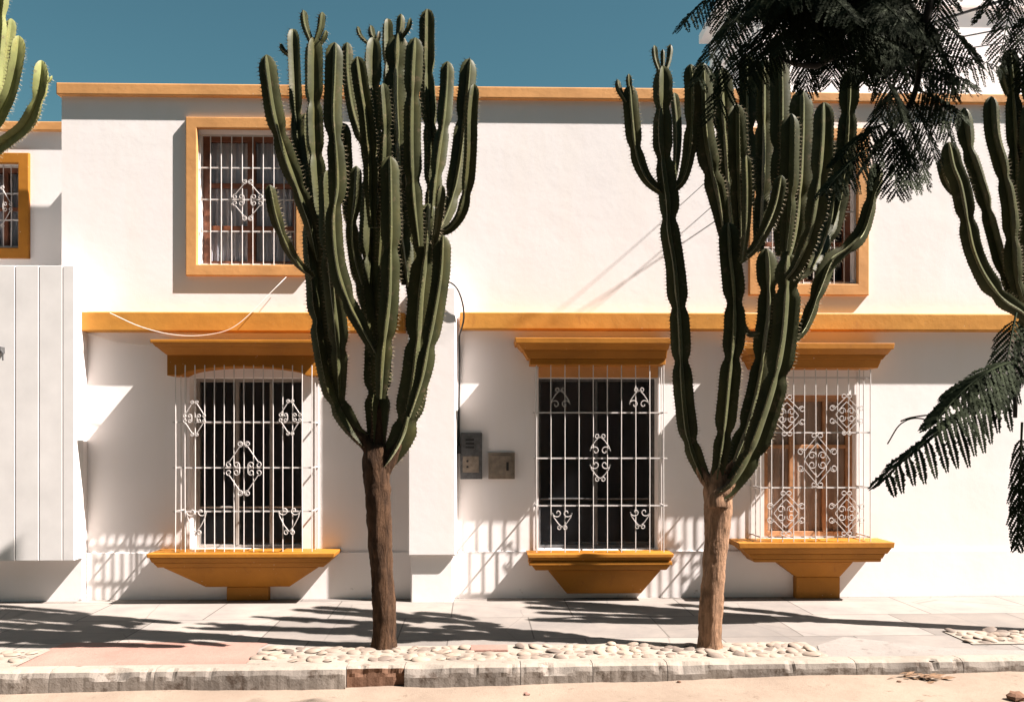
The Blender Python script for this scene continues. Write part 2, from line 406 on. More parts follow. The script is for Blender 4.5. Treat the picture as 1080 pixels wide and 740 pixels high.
# coping along the parapet, two lengths with a small step
mb = MB(); XS = X(800, YW)
mb.box(XL-.03, XS, YW-.06, YW+.34, Z(300,104,YW), Z(300,91.5,YW))
mb.build('coping', M['ochre_pale'], house, bevel=.012)
mb = MB(); mb.box(XS+.002, XR+.03, YW-.05, YW+.34, Z(960,110,YW)+.0, Z(960,100,YW)+.0)
mb.build('coping', M['ochre_pale'], house, bevel=.012)
# string course in two lengths
for p0, p1, pt, pb in ((84, 427, 329, 349.5), (485, 1300, 330, 348)):
    mb = MB(); z0 = Z((p0+min(p1,1080))/2, pb, YW-.13); z1 = Z((p0+min(p1,1080))/2, pt, YW-.13)
    x0, x1 = X(p0, YW-.13), X(p1, YW-.13)
    mb.box(x0, x1, YW-.135, YW+.02, z0, z1)
    mb.build('string_course', M['ochre_band'], house, bevel=.012)
mb = MB(); mb.box(X(430,8.73), X(481,8.73), YW-.27, YW+.02, Z(455,586,8.73), Z(455,302,8.73)); 
mb.box(X(433,8.77), X(478,8.77), YW-.22, YW+.02, -.02, Z(455,586,8.73)-.002)
mb.build('pilaster', M['wall'], house, bevel=.015)
zp = Z(600, 581, YW)
mb = MB(); mb.box(X(92,YW), X(433,8.77)-.002, YW-.02, YW+.02, -.02, zp); mb.box(X(478,8.77)+.002, XR, YW-.02, YW+.02, -.02, zp)
mb.build('plinth', M['wall'], house, bevel=.006)

# --- window pieces
def spiral(cx, cz, r0, r1, a0, a1, n=16):
    return [(cx+math.cos(a0+(a1-a0)*i/n)*(r0+(r1-r0)*i/n), cz+math.sin(a0+(a1-a0)*i/n)*(r0+(r1-r0)*i/n)) for i in range(n+1)]
def motif(kind, w, h):
    L = []
    for sx in (1, -1):
        def add(pts): L.append([(sx*x, z) for x, z in pts])
        if kind == 'diamond':
            for sz in (1, -1):
                r = w*.17
                # diagonal with a curl at either end
                p = spiral(r*1.15, sz*(h-r), r*.35, r, R(-200)*sz if sz > 0 else R(200), R(180) if sz > 0 else R(-180), 14)
                p = [(r*1.2+math.cos(t)*q, sz*(h-r)+sz*math.sin(t)*q) for t, q in [(R(-60+ (360+60+160)*i/16 - 240), r*(.3+.7*i/16)) for i in range(17)]]
                lower = [(w-r*1.1+math.cos(t)*q, sz*(r*1.25)+sz*math.sin(t)*q) for t, q in [(R(100-380*i/16), r*(1-.65*i/16)) for i in range(17)]]
                add(p+lower)
                q2 = [(w*.40+math.cos(t)*q, sz*(r*1.2)+sz*math.sin(t)*q) for t, q in [(R(180-400*i/14), r*(1-.6*i/14)) for i in range(15)]]
                add([(w*.40-r, sz*.0)] + q2)
        elif kind == 'big':
            for sz in (1, -1):
                r = w*.15
                p = [(r*1.1+math.cos(t)*q, sz*(h-r)+sz*math.sin(t)*q) for t, q in [(R(-200+340*i/14), r*(.35+.65*i/14)) for i in range(15)]]
                p = p[:12]
                add([(r*1.1+math.cos(t)*q, sz*(h-r)+sz*math.sin(t)*q) for t, q in [(R(-150+330*i/14), r*(.35+.65*i/14)) for i in range(15)]] + [(w*.12, sz*h*.78), (w*.66, sz*h*.30)] +
                    [(w-r*1.3+math.cos(t)*q, sz*h*.30+sz*math.sin(t)*q) for t, q in [(R(200-480*i/16), r*1.2*(1-.6*i/16)) for i in range(17)]])
                add([(w*.62, 0), (w*.30, sz*h*.36), (0, sz*h*.62)])
                c = [(w*.25+math.cos(t)*q, sz*h*.17+sz*math.sin(t)*q) for t, q in [(R(200-430*i/16), w*.2*(1-.65*i/16)) for i in range(17)]]
                add(c)
        elif kind == 'heart':
            r = w*.42
            add([(w*.40+math.cos(t)*q, h*.35+math.sin(t)*q) for t, q in [(R(200+420*(1-i/18)-240), r*(.35+.65*i/18)) for i in range(19)]][:1] +
                [(w*.46+math.cos(t)*q, h*.42+math.sin(t)*q) for t, q in [(R(-120+ -300*(1-i/18)+ 120), r*(.3+.85*i/18)) for i in range(19)]] + [(w*.80, h*.05), (w*.42, -h*.42), (w*.05, -h*.72)])
            add([(0, -h*.72)] + [(w*.26+math.cos(t)*q, -h*.80+math.sin(t)*q) for t, q in [(R(150-420*i/14), w*.24*(1-.6*i/14)) for i in range(15)]])
    return L
def grille(parent, px0, px1, py0, py1, Yf, nb, rows, motifs, back=None, overhang=0, name='grille'):
    """bars in the plane Yf between pixel limits; back = wall plane for returned sides"""
    x0, x1 = X(px0, Yf), X(px1, Yf); zc = (px0+px1)/2
    z0, z1 = Z(zc, py1, Yf), Z(zc, py0, Yf)
    mb = MB(); r = .0052
    for i in range(nb):
        x = x0+(x1-x0)*i/(nb-1)
        wob = rnd.uniform(-.004, .004)
        mb.tube([(x, Yf, z0), (x+wob, Yf, (z0+z1)/2), (x, Yf, z1)], r, 6)
    zr = [Z(zc, p, Yf) for p in rows]
    for z in zr:
        mb.box(x0-overhang, x1+overhang, Yf+.004, Yf+.016, z-.007, z+.007)
        if back is not None:
            for x in (x0, x1): mb.box(x-.006, x+.006, Yf+.0165, back+.02, z-.007, z+.007)
    if back is not None:
        n = max(1, int((back-Yf)/.12))
        for x in (x0, x1):
            for k in range(1, n+1):
                y = Yf+(back-.012-Yf)*k/n
                mb.tube([(x, y, z0), (x, y, z1)], r, 6)
    g = mb.build(name, M['iron'], parent, smooth=False)
    for kind, cx, cy, w, h in motifs:
        c = P(cx, cy, Yf-.012); w = SZ(w, Yf)/2; h = SZ(h, Yf)/2; flip = 1; sb = MB()
        if kind[-1] == '!': flip = -1; kind = kind[:-1]
        for line in motif(kind, w, h):
            sb.tube([(c.x+x, Yf-.012, c.z+flip*z) for x, z in line], .0046, 5)
        sb.build('scrollwork', M['iron'], parent)
    return g
def sash(name, op, Y, cols, rows, mat, fw=.055, bars=.03):
    x0, z0, x1, z1 = op; mb = MB()
    mb.box(x0, x0+fw, Y, Y+.06, z0, z1); mb.box(x1-fw, x1, Y, Y+.06, z0, z1)
    mb.box(x0+fw, x1-fw, Y, Y+.06, z0, z0+fw); mb.box(x0+fw, x1-fw, Y, Y+.06, z1-fw, z1)
    for c, w in cols: mb.box(x0+(x1-x0)*c-w/2, x0+(x1-x0)*c+w/2, Y-.006, Y+.05, z0+fw, z1-fw)
    for rr, w in rows: mb.box(x0+fw, x1-fw, Y+.004, Y+.045, z0+(z1-z0)*rr-w/2, z0+(z1-z0)*rr+w/2)
    return mb.build(name, mat, house, bevel=.004)
def pane(parent, op, Y):
    mb = MB(); mb.box(op[0]+.02, op[2]-.02, Y+.024, Y+.030, op[1]+.02, op[3]-.02); return mb.build('pane', M['glass'], parent)
def curtain(parent, x0, x1, z0, z1, Y, mat, folds=9, amp=.014):
    n = 80; mb = MB(); vs = []
    for j in range(2):
        for i in range(n+1):
            t = i/n; vs.append((x0+(x1-x0)*t, Y+amp*math.sin(t*folds*2*math.pi+.6*math.sin(t*17))*(1 if j == 0 else .7), (z0, z1)[j]))
    mb.add(vs, [(i, i+1, n+2+i, n+1+i) for i in range(n)]); return mb.build('curtain', mat, parent, smooth=True)
def surround(parent, op, w, proud, mat, wz=None):
    x0, z0, x1, z1 = op; a, b = w, (wz or w); mb = MB()
    O = [(x0-a, z0-b), (x1+a, z0-b), (x1+a, z1+b), (x0-a, z1+b)]; I = [(x0, z0), (x1, z0), (x1, z1), (x0, z1)]
    for k in range(4):
        k2 = (k+1) % 4
        q = [O[k], O[k2], I[k2], I[k]]
        mb.add([(x, YW-proud, z) for x, z in q] + [(x, YW+.01, z) for x, z in q], [(0,1,2,3),(0,4,5,1),(2,6,7,3)])
    return mb.build('surround', mat, parent, bevel=.008)
up1 = sash('window', OP['up1'], YW+.15, [(.5, .085)], [(.30, .05), (.62, .05)], M['wood'], .075)
up1['label'] = 'left upstairs window with ochre surround and red brown sash'
pane(up1, OP['up1'], YW+.15); x0,z0,x1,z1 = OP['up1']
curtain(up1, x0+.02, x0+.46*(x1-x0), z0, z1, YW+.205, M['curtain'], 7); curtain(up1, x0+.54*(x1-x0), x1-.02, z0, z1, YW+.205, M['curtain'], 7)
surround(up1, OP['up1'], .115, .045, M['ochre_pale'])
grille(up1, 211, 311, 143, 279.5, YW+.02, 10, (143, 177, 210.5, 244, 278.5), [('diamond', 261, 211, 32, 44)])
up2 = sash('window', OP['up2'], YW+.15, [(.5, .085)], [(.30, .05), (.62, .05)], M['wood'], .075)
up2['label'] = 'right upstairs window with ochre surround half hidden by cactus'
pane(up2, OP['up2'], YW+.15); x0,z0,x1,z1 = OP['up2']
curtain(up2, x0+.02, x0+.3*(x1-x0), z0, z1, YW+.205, M['curtain'], 4)
surround(up2, OP['up2'], .12, .045, M['ochre_pale'])
grille(up2, 804, 901, 152, 299.5, YW+.02, 10, (153, 189, 223, 261, 298), [('diamond', 852, 224, 34, 74)])

def lintel(parent, front, Yf, steps, mat, arch=None):
    # steps: list of (py_top, px_left_top, px_right_top, proud_top, py_bot, px_left_bot, px_right_bot, proud_bot)
    mb = MB()
    for (pt, l1, r1, q1, pb, l0, r0, q0) in steps:
        mb.frustum((X(l0, YW-q0), X(r0, YW-q0), YW-q0), Z((l0+r0)/2, pb, YW-q0), (X(l1, YW-q1), X(r1, YW-q1), YW-q1), Z((l1+r1)/2, pt, YW-q1), YW+.015)
    if arch:
        (l, r, pt, pb, pa, q) = arch; n = 18; Y = YW-q
        x0, x1 = X(l, Y), X(r, Y); zt, zb, za = Z(260, pt, Y), Z(260, pb, Y), Z(260, pa, Y)
        e = (x1-x0)*.085
        poly = [(x0, zt), (x0, zb), (x0+e, zb)]
        for i in range(1, n):
            t = i/n; xx = x0+e+(x1-x0-2*e)*t; poly.append((xx, zb+(za-zb)*(1-(2*t-1)**2)**.6))
        poly += [(x1-e, zb), (x1, zb), (x1, zt)]
        mb.prism(poly, Y, YW+.015)
    return mb.build('lintel', mat, parent, bevel=.006)
def sill(parent, steps, mat):
    mb = MB()
    for (pt, l1, r1, q1, pb, l0, r0, q0) in steps:
        mb.frustum((X(l0, YW-q0), X(r0, YW-q0), YW-q0), Z((l0+r0)/2, pb, YW-q0), (X(l1, YW-q1), X(r1, YW-q1), YW-q1), Z((l1+r1)/2, pt, YW-q1), YW+.015)
    return mb.build('sill', mat, parent, bevel=.006)
# ground window 1
g1 = sash('window', OP['g1'], YW+.20, [(.37, .035), (.68, .035)], [(.74, .02), (.24, .02)], M['white_sash'], .035)
g1['label'] = 'left ground floor window under the arched ochre lintel'
pane(g1, OP['g1'], YW+.20)
lintel(g1, 0, 0, [(358, 158, 342, .47, 361.5, 158, 342, .47), (361.6, 160, 341, .455, 366, 164, 339, .41), (366.1, 165, 338, .40, 374, 175, 337, .30)], M['ochre'],
       arch=(176, 337, 373.9, 396, 386.5, .25))
sill(g1, [(583.5, 154, 353, .37, 588, 155, 352, .37), (588.1, 157, 350, .355, 593, 160, 347, .33), (593.1, 161, 346, .32, 598, 166, 341, .29), (598.1, 172, 336, .27, 618.5, 217, 305, .12)], M['ochre'])
mb = MB(); mb.box(X(239,8.9), X(283,8.9), YW-.10, YW, .0, Z(260,618.6,8.9)); mb.build('sill_bracket', M['ochre'], g1, bevel=.006)
grille(g1, 185, 329, 385, 581.5, YW-.32, 15, (445, 493, 539), [('diamond', 257, 494, 38, 58), ('diamond', 205, 441, 24, 38), ('diamond', 306, 440, 24, 38), ('heart', 207, 547, 22, 36), ('heart', 305, 546, 24, 38)], back=YW, overhang=.03)
# ground window 2
g2 = sash('window', OP['g2'], YW+.20, [(.5, .03)], [(.29, .02), (.80, .02)], M['dark_metal'], .03)
g2['label'] = 'middle ground floor window with the darkest panes'
pane(g2, OP['g2'], YW+.20)
lintel(g2, 0, 0, [(356, 543, 709, .44, 362, 544, 708, .44), (362.1, 546, 707, .40, 369, 551, 705, .31), (369.1, 552, 704, .30, 378, 557, 703, .27), (378.1, 559, 702, .26, 384.5, 559, 702, .26)], M['ochre'])
sill(g2, [(584, 556, 711, .30, 588, 557, 710, .30), (588.1, 558, 709, .29, 592, 561, 707, .26), (592.1, 558, 709, .285, 596, 558, 709, .285), (596.1, 561, 707, .27, 601, 565, 703, .24), (601.1, 578, 697, .2, 625.5, 598, 676, .10)], M['ochre'])
grille(g2, 566, 700, 385, 582, YW-.26, 10, (435, 483, 533), [('heart!', 633, 470, 23, 26), ('heart', 633, 495, 23, 26), ('heart!', 591, 421, 22, 26), ('heart!', 674, 421, 22, 26), ('heart', 593, 546, 22, 26), ('heart', 675, 545, 22, 26)], back=YW, overhang=.04)
mb = MB(); mb.box(OP['g2'][0], OP['g2'][2], YW-.012, YW+.05, OP['g2'][3], OP['g2'][3]+.13); o = mb.build('head_panel', M['ochre_pale'], g2, bevel=.004)
# ground window 3
g3 = sash('window', OP['g3'], YW+.10, [(.33, .05), (.70, .05)], [(.64, .04)], M['wood_light'], .07)
g3['label'] = 'right ground floor window with warm brown wooden frame'
pane(g3, OP['g3'], YW+.10); x0,z0,x1,z1 = OP['g3']
curtain(g3, x0+.02, x1-.02, z0, z1, YW+.15, M['curtain_tan'], 9)
lintel(g3, 0, 0, [(361.5, 783, 944, .42, 368, 784, 943, .42), (368.1, 785, 941, .40, 374, 790, 936, .32), (374.1, 791, 935, .315, 379, 792, 931, .30), (379.1, 793, 930, .285, 388, 796, 926, .25)], M['ochre'])
sill(g3, [(572, 779, 944, .38, 578, 780, 943, .38), (578.1, 783, 941, .365, 584, 789, 936, .33), (584.1, 790, 934, .325, 589, 793, 931, .31), (589.1, 794, 930, .30, 592.5, 796, 929, .29), (592.6, 820, 900, .20, 608, 840, 886, .12)], M['ochre'])
mb = MB(); mb.box(X(840,8.88), X(886,8.88), YW-.12, YW, 0, Z(860,608.1,8.88)); mb.build('sill_bracket', M['ochre'], g3, bevel=.006)
grille(g3, 802, 918, 389, 571, YW-.33, 11, (398, 456, 514, 566), [('big', 862, 485, 44, 58), ('big', 830, 438, 40, 44), ('big', 893, 437, 38, 44), ('big', 829, 541, 42, 48), ('big', 893, 541, 40, 48)], back=YW)

# ------------------------------------------------------------------ neighbour on the left
YN = 9.6
nb = tag(empty('neighbour_house', (-6.5, YN, 0)), 'set back white house at the far left with one barred ochre framed window', 'house')
XN = XL-.004; ZN = Z(30, 129.5, YN)
opn = rect(-22, 173, 21, 262, YN)
mb = MB(); slab(mb, -13, XN, 0, ZN-.05, YN, YN+.25, [opn]); mb.box(-13, XN, YN+.251, 14, 0, 2.6); mb.box(-13, XN, 13.75, 14, 2.601, 4.6); mb.box(-13, XN, YN+.251, 14, 4.601, 4.7)
mb.build('front_wall', M['wall2'], nb)
mb = MB(); mb.box(-13, XN-.002, YN-.05, YN+.3, Z(30,139,YN), ZN); mb.build('coping', M['ochre_pale'], nb, bevel=.01)
_h = house; house = nb
wn = sash('window', opn, YN+.12, [(.5, .06)], [(.5, .04)], M['wood'], .06); house = _h
pane(wn, opn, YN+.12)
YWs = YW; YW = YN
surround(wn, opn, .115, .04, M['ochre'])
curtain(wn, opn[0], opn[2], opn[1], opn[3], YN+.22, M['curtain'], 10)
grille(wn, -21, 20, 174, 261, YN+.02, 6, (176, 204, 232, 260), [('diamond', 0, 218, 26, 44)])
YW = YWs
# projecting lower part of the neighbour
XP = X(87, 8.9); ZP = Z(40, 281, 8.9)
mb = MB(); mb.box(-13, XP, 8.9, 9.55, -.02, ZP-.12); 
o = mb.build('low_wall', M['wall'], loc=(-7, 8.9, 0), bevel=.01); tag(o, 'low white pier wall behind the grooved panel at the left edge', 'wall')
# grooved panel box
pb = tag(empty('board_panel', (X(20, 8.7), 8.7, .4)), 'pale panel of wide vertical boards hanging above the pavement at the left edge', 'panel')
z0, z1 = Z(40, 591, 8.7), Z(40, 280, 8.7)
edges = [-420, -380, -338, -297, -256, -214, -173, -132, -91, -50, -26, 16, 41, 66, 78.5]
mb = MB()
for a, b_ in zip(edges, edges[1:]): mb.box(X(a, 8.7)+.004, X(b_, 8.7)-.004, 8.70, 8.73, z0, z1)
mb.build('boards', M['panel'], pb, bevel=.004)
mb = MB(); mb.box(X(-420, 8.7), X(78.5, 8.7)-.006, 8.7305, 8.899, z0+.004, z1-.004); mb.build('backing', M['panel'], pb)
mb = MB(); mb.box(X(-1,8.68), X(4,8.68), 8.62, 8.70, Z(0,372,8.68), Z(0,366,8.68)); mb.tube([P(1,369,8.64), P(3,372,8.60), P(3,380,8.60)], .008, 6)
mb.build('latch', M['dark_metal'], pb)

# ------------------------------------------------------------------ rear building
YB = 12.5
rb = tag(empty('rear_building', (6, YB, 0)), 'taller white building rising behind the roof at the upper right', 'building')
xa = X(803, YB); mb = MB(); zt = Z(1000, 8, YB)
mb.box(xa, 16, YB, YB+3, 0, zt+.9); mb.build('wall', M['rear'], rb)
mb = MB(); mb.box(xa-.06, 16.1, YB-.07, YB+3.1, zt+.0, zt+.16); mb.build('eaves', M['rear'], rb)
mb = MB(); mb.box(xa-.15, 16.2, YB-.20, YB+3.2, zt+.9, zt+1.05); mb.build('roof', M['rear'], rb)

# ------------------------------------------------------------------ small fittings
ib = tag(empty('intercom_box', P(497, 481, 8.95)), 'tall weathered grey metal intercom with louvre slots beside the pilaster', 'intercom')
mb = MB(); mb.box(X(485.5,8.95), X(508.5,8.95), 8.945, 9.003, Z(497,505,8.95), Z(497,456,8.95)); mb.build('casing', M['dark_metal'], ib, bevel=.006)
mb = MB()
for p in (463.5, 467.5, 471.5): mb.box(X(491,8.94), X(500,8.94), 8.938, 8.944, Z(497,p+1,8.94), Z(497,p-1,8.94))
mb.build('louvre', M['black'], ib)
mb = MB(); mb.box(X(488,8.94), X(505,8.94), 8.940, 8.9445, Z(497,498,8.94), Z(497,481,8.94)); mb.build('button_plate', M['rust_box'], ib)
for p in (486, 492):
    mb = MB(); c = P(493, p, 8.94); mb.tube([(c.x, 8.930, c.z), (c.x, 8.9399, c.z)], .012, 10); mb.build('button', M['black'], ib)
mbx = tag(empty('meter_box', P(529, 491, 8.95)), 'small square brown grey meter box on the wall right of the intercom', 'meter box')
mb = MB(); mb.box(X(515,8.95), X(543,8.95), 8.965, 9.003, Z(529,505,8.95), Z(529,477,8.95)); mb.build('casing', M['rust_box'], mbx, bevel=.005)
mb = MB(); mb.box(X(518,8.95), X(540,8.95), 8.957, 8.9645, Z(529,502,8.95), Z(529,480,8.95)); mb.build('door', M['rust_box'], mbx, bevel=.004)
mb = MB(); mb.box(X(534,8.95), X(536.5,8.95), 8.95, 8.9565, Z(529,496,8.95), Z(529,487,8.95)); mb.build('latch', M['black'], mbx)
mb = MB(); pts, _ = catmull([P(462,297,8.73), P(468,296.5,8.70), P(477,299,8.68), P(484,308,8.68), P(488.5,323,8.70), P(489,337,8.75), P(486,349,8.82), P(484.5,356,8.90), P(484.8,380,8.96), P(484,430,8.97), P(484,478,8.97)], .03)
mb.tube(pts, .0095, 6); mb.box(X(481.5,8.95), X(486.5,8.95), 8.93, 8.995, Z(484,478,8.95), Z(484,470,8.95))
tag(mb.build('black_cable', M['black'], loc=P(484, 400, 8.9)), 'black cable looping over the string course and down beside the pilaster', 'cable')
mb = MB(); pts, _ = catmull([P(116,330,8.80), P(150,345,8.78), P(188,353.5,8.78), P(225,352,8.80), P(252,341,8.81), P(288,306,8.88), P(302,292,8.948)], .04); mb.tube(pts, .0038, 5)
tag(mb.build('sagging_line', M['string'], loc=P(190, 350, 8.8)), 'slack white cord drooping across the ochre band above the left window', 'cord')
mb = MB(); pts, _ = catmull([P(92,352,8.97), P(130,362,8.97), P(175,366,8.97)], .05); mb.tube(pts, .004, 5)
tag(mb.build('sagging_line', M['string'], loc=P(130, 360, 8.97)), 'thin pale cord sagging on the wall below the ochre band at left', 'cord')
# service wires reaching the wall behind the second cactus
for i, (px, py, d) in enumerate(((752, 184, (2.0,-1.0,3.0)), (764, 205, (2.0,-1.05,3.1)), (768, 222, (1.5,-1.1,3.2)))):
    a = P(px, py, 8.99); WR = .0035; b_ = a+Vector(d)*2.2; mb = MB()
    pts = [a.lerp(b_, k/14) - Vector((0,0,.12*math.sin(math.pi*k/14))) for k in range(15)]
    mb.tube(pts, WR, 5)
    tag(mb.build('service_wire', M['black'], loc=a), 'dark service wire climbing from the upper wall behind the second cactus', 'wire', 'service wires behind the second cactus')
for (a, b_, Y, r, lab) in (((940,34), (1130,-32), 11.5, .02, 'thick dark overhead wire at the upper right corner, topmost of three'),
                      ((925,52), (1150,4), 11.7, .011, 'thin overhead wire crossing the rear building, middle of three'),
                      ((925,62), (1150,22), 11.9, .009, 'faint lowest overhead wire crossing the rear building at the upper right')):
    A, B = P(*a, Y), P(*b_, Y-.5); A = A+(A-B)*.4; B = B+(B-A)*1.0; mb = MB(); mb.tube([A.lerp(B, k/16)-Vector((0,0,.10*math.sin(math.pi*k/16))) for k in range(17)], r, 5)
    tag(mb.build('overhead_wire', M['black'], loc=A), lab, 'wire')
# dry debris on the road
mb = MB(); rr = random.Random(4); c = G(972, 716, -.085)
for k in range(46):
    p = c+Vector((rr.gauss(0,.10), rr.gauss(0,.035), rr.uniform(.0,.035))); a = rr.uniform(-.5,.5); L = rr.uniform(.03,.12)
    d = Vector((math.cos(a), math.sin(a), rr.uniform(-.15,.3)))*L; s = Vector((-math.sin(a), math.cos(a), rr.uniform(-.3,.6)))*rr.uniform(.006,.02)
    mb.add([p-d*.5, p+s, p+d*.5, p-s+Vector((0,0,.004))], [(0,1,2),(0,2,3)])
tag(mb.build('dry_leaf_clump', M['dryleaf'], loc=c), 'small clump of dry brown leaves lying on the dusty road beside the kerb', 'dry leaves')
def rubble(px, py, s, lab, mat):
    c = G(px, py, road_z(X(px, 6.1), 6.1)); mb = MB(); vs = []; NU, NV = 9, 6
    for v in range(NV):
        for u in range(NU):
            ph = math.pi*(v/(NV-1)-.5); th = 2*math.pi*u/NU; d = Vector((math.cos(ph)*math.cos(th), math.cos(ph)*math.sin(th), math.sin(ph)))
            k = 1+.45*mnoise.noise(d*1.3+Vector((px, py, 0))); vs.append(c+Vector((d.x*s*1.3*k, d.y*s*k, d.z*s*.7*k+s*.3)))
    mb.add(vs, [(v*NU+u, v*NU+(u+1)%NU, (v+1)*NU+(u+1)%NU, (v+1)*NU+u) for v in range(NV-1) for u in range(NU)])
    tag(mb.build('stone', mat, loc=c), lab, 'stone')
rubble(1072, 737, .05, 'dark lump of rubble in the lower right corner of the road', M['brick'])
rubble(1012, 707, .022, 'small brown stone against the low kerb right of the dry leaves', M['brick'])
rubble(556, 732, .018, 'small pinkish pebble on the road below the brick in the cobbles', M['salmon'])
rubble(948, 719, .014, 'tiny dark pebble on the road left of the dry leaves', M['brick'])
rubble(716, 719, .012, 'tiny dark pebble on the road in front of the second cactus', M['brick'])

# ------------------------------------------------------------------ cacti
def stem_mesh(mb, pts, rad, L, seed, ribs=5, nodes=None, valley=.38, base_full=False, tipr=True):
    rr = random.Random(seed); n = len(pts); fr = frames(pts); ph0 = rr.uniform(-.5, .12) + (.628 if ribs == 5 else 0)
    if nodes is None:
        nodes = []; s = rr.uniform(.35, .6)
        while s < L-.25: nodes.append(s); s += rr.uniform(.38, .75)
    NP = ribs*4; vs = []; ridx = []
    step = L/(n-1)
    for i, (p, (t, a, b)) in enumerate(zip(pts, fr)):
        s = i*step; R_ = rad
        if not base_full: R_ *= min(1, .50+.50*min(1, s/.42)**.8)
        e = L-s; tip = 1.5*rad
        if tipr and e < tip: R_ *= math.sqrt(max(.02, 1-(1-e/tip)**2))*.9+.1*(e/tip)
        for q in nodes:
            d = (s-q)/.055; R_ *= 1-.30*math.exp(-d*d)
            if s > q: R_ *= 1+.05*math.exp(-((s-q-.14)/.1)**2)
        R_ *= 1+.05*mnoise.noise(Vector((s*3, seed, 1)))
        tooth = (1.0 if i % 2 == 0 else .94)*rr.uniform(.975, 1.02)
        ph = ph0 + .12*math.sin(s*2+seed)
        for k in range(ribs):
            base = ph + 2*math.pi*k/ribs; da = 2*math.pi/ribs
            for off, q in ((0, tooth), (.16*da, .66), (.5*da, valley), (.84*da, .66)):
                an = base+off; vs.append(p + a*(math.cos(an)*R_*q) + b*(math.sin(an)*R_*q))
    fs = []
    for i in range(n-1):
        for k in range(NP):
            k2 = (k+1) % NP; fs.append((i*NP+k, i*NP+k2, (i+1)*NP+k2, (i+1)*NP+k))
    fs.append(tuple(range(NP-1, -1, -1))); fs.append(tuple(range((n-1)*NP, n*NP)))
    off0 = len(mb.v); mb.add(vs, fs, 0)
    # areoles with short spines on every second ring
    sv = []; sf = []
    for i in range(2, n-1, 2):
        t, a, b = fr[i]
        for k in range(ribs):
            v = Vector(vs[i*NP+k*4]); o = (v-pts[i])
            if o.length < 1e-4: continue
            o.normalize(); sd = t.cross(o)
            for q in range(3):
                d = (o + sd*rr.uniform(-.9,.9) + t*rr.uniform(-.6,.7)).normalized()*rr.uniform(.012,.034); w = t.cross(d).normalized()*.0016 + t*.001
                bq = len(sv); sv += [v-o*.004-w, v-o*.004+w, v+d]; sf.append((bq, bq+1, bq+2))
    mb.add(sv, sf, 1)
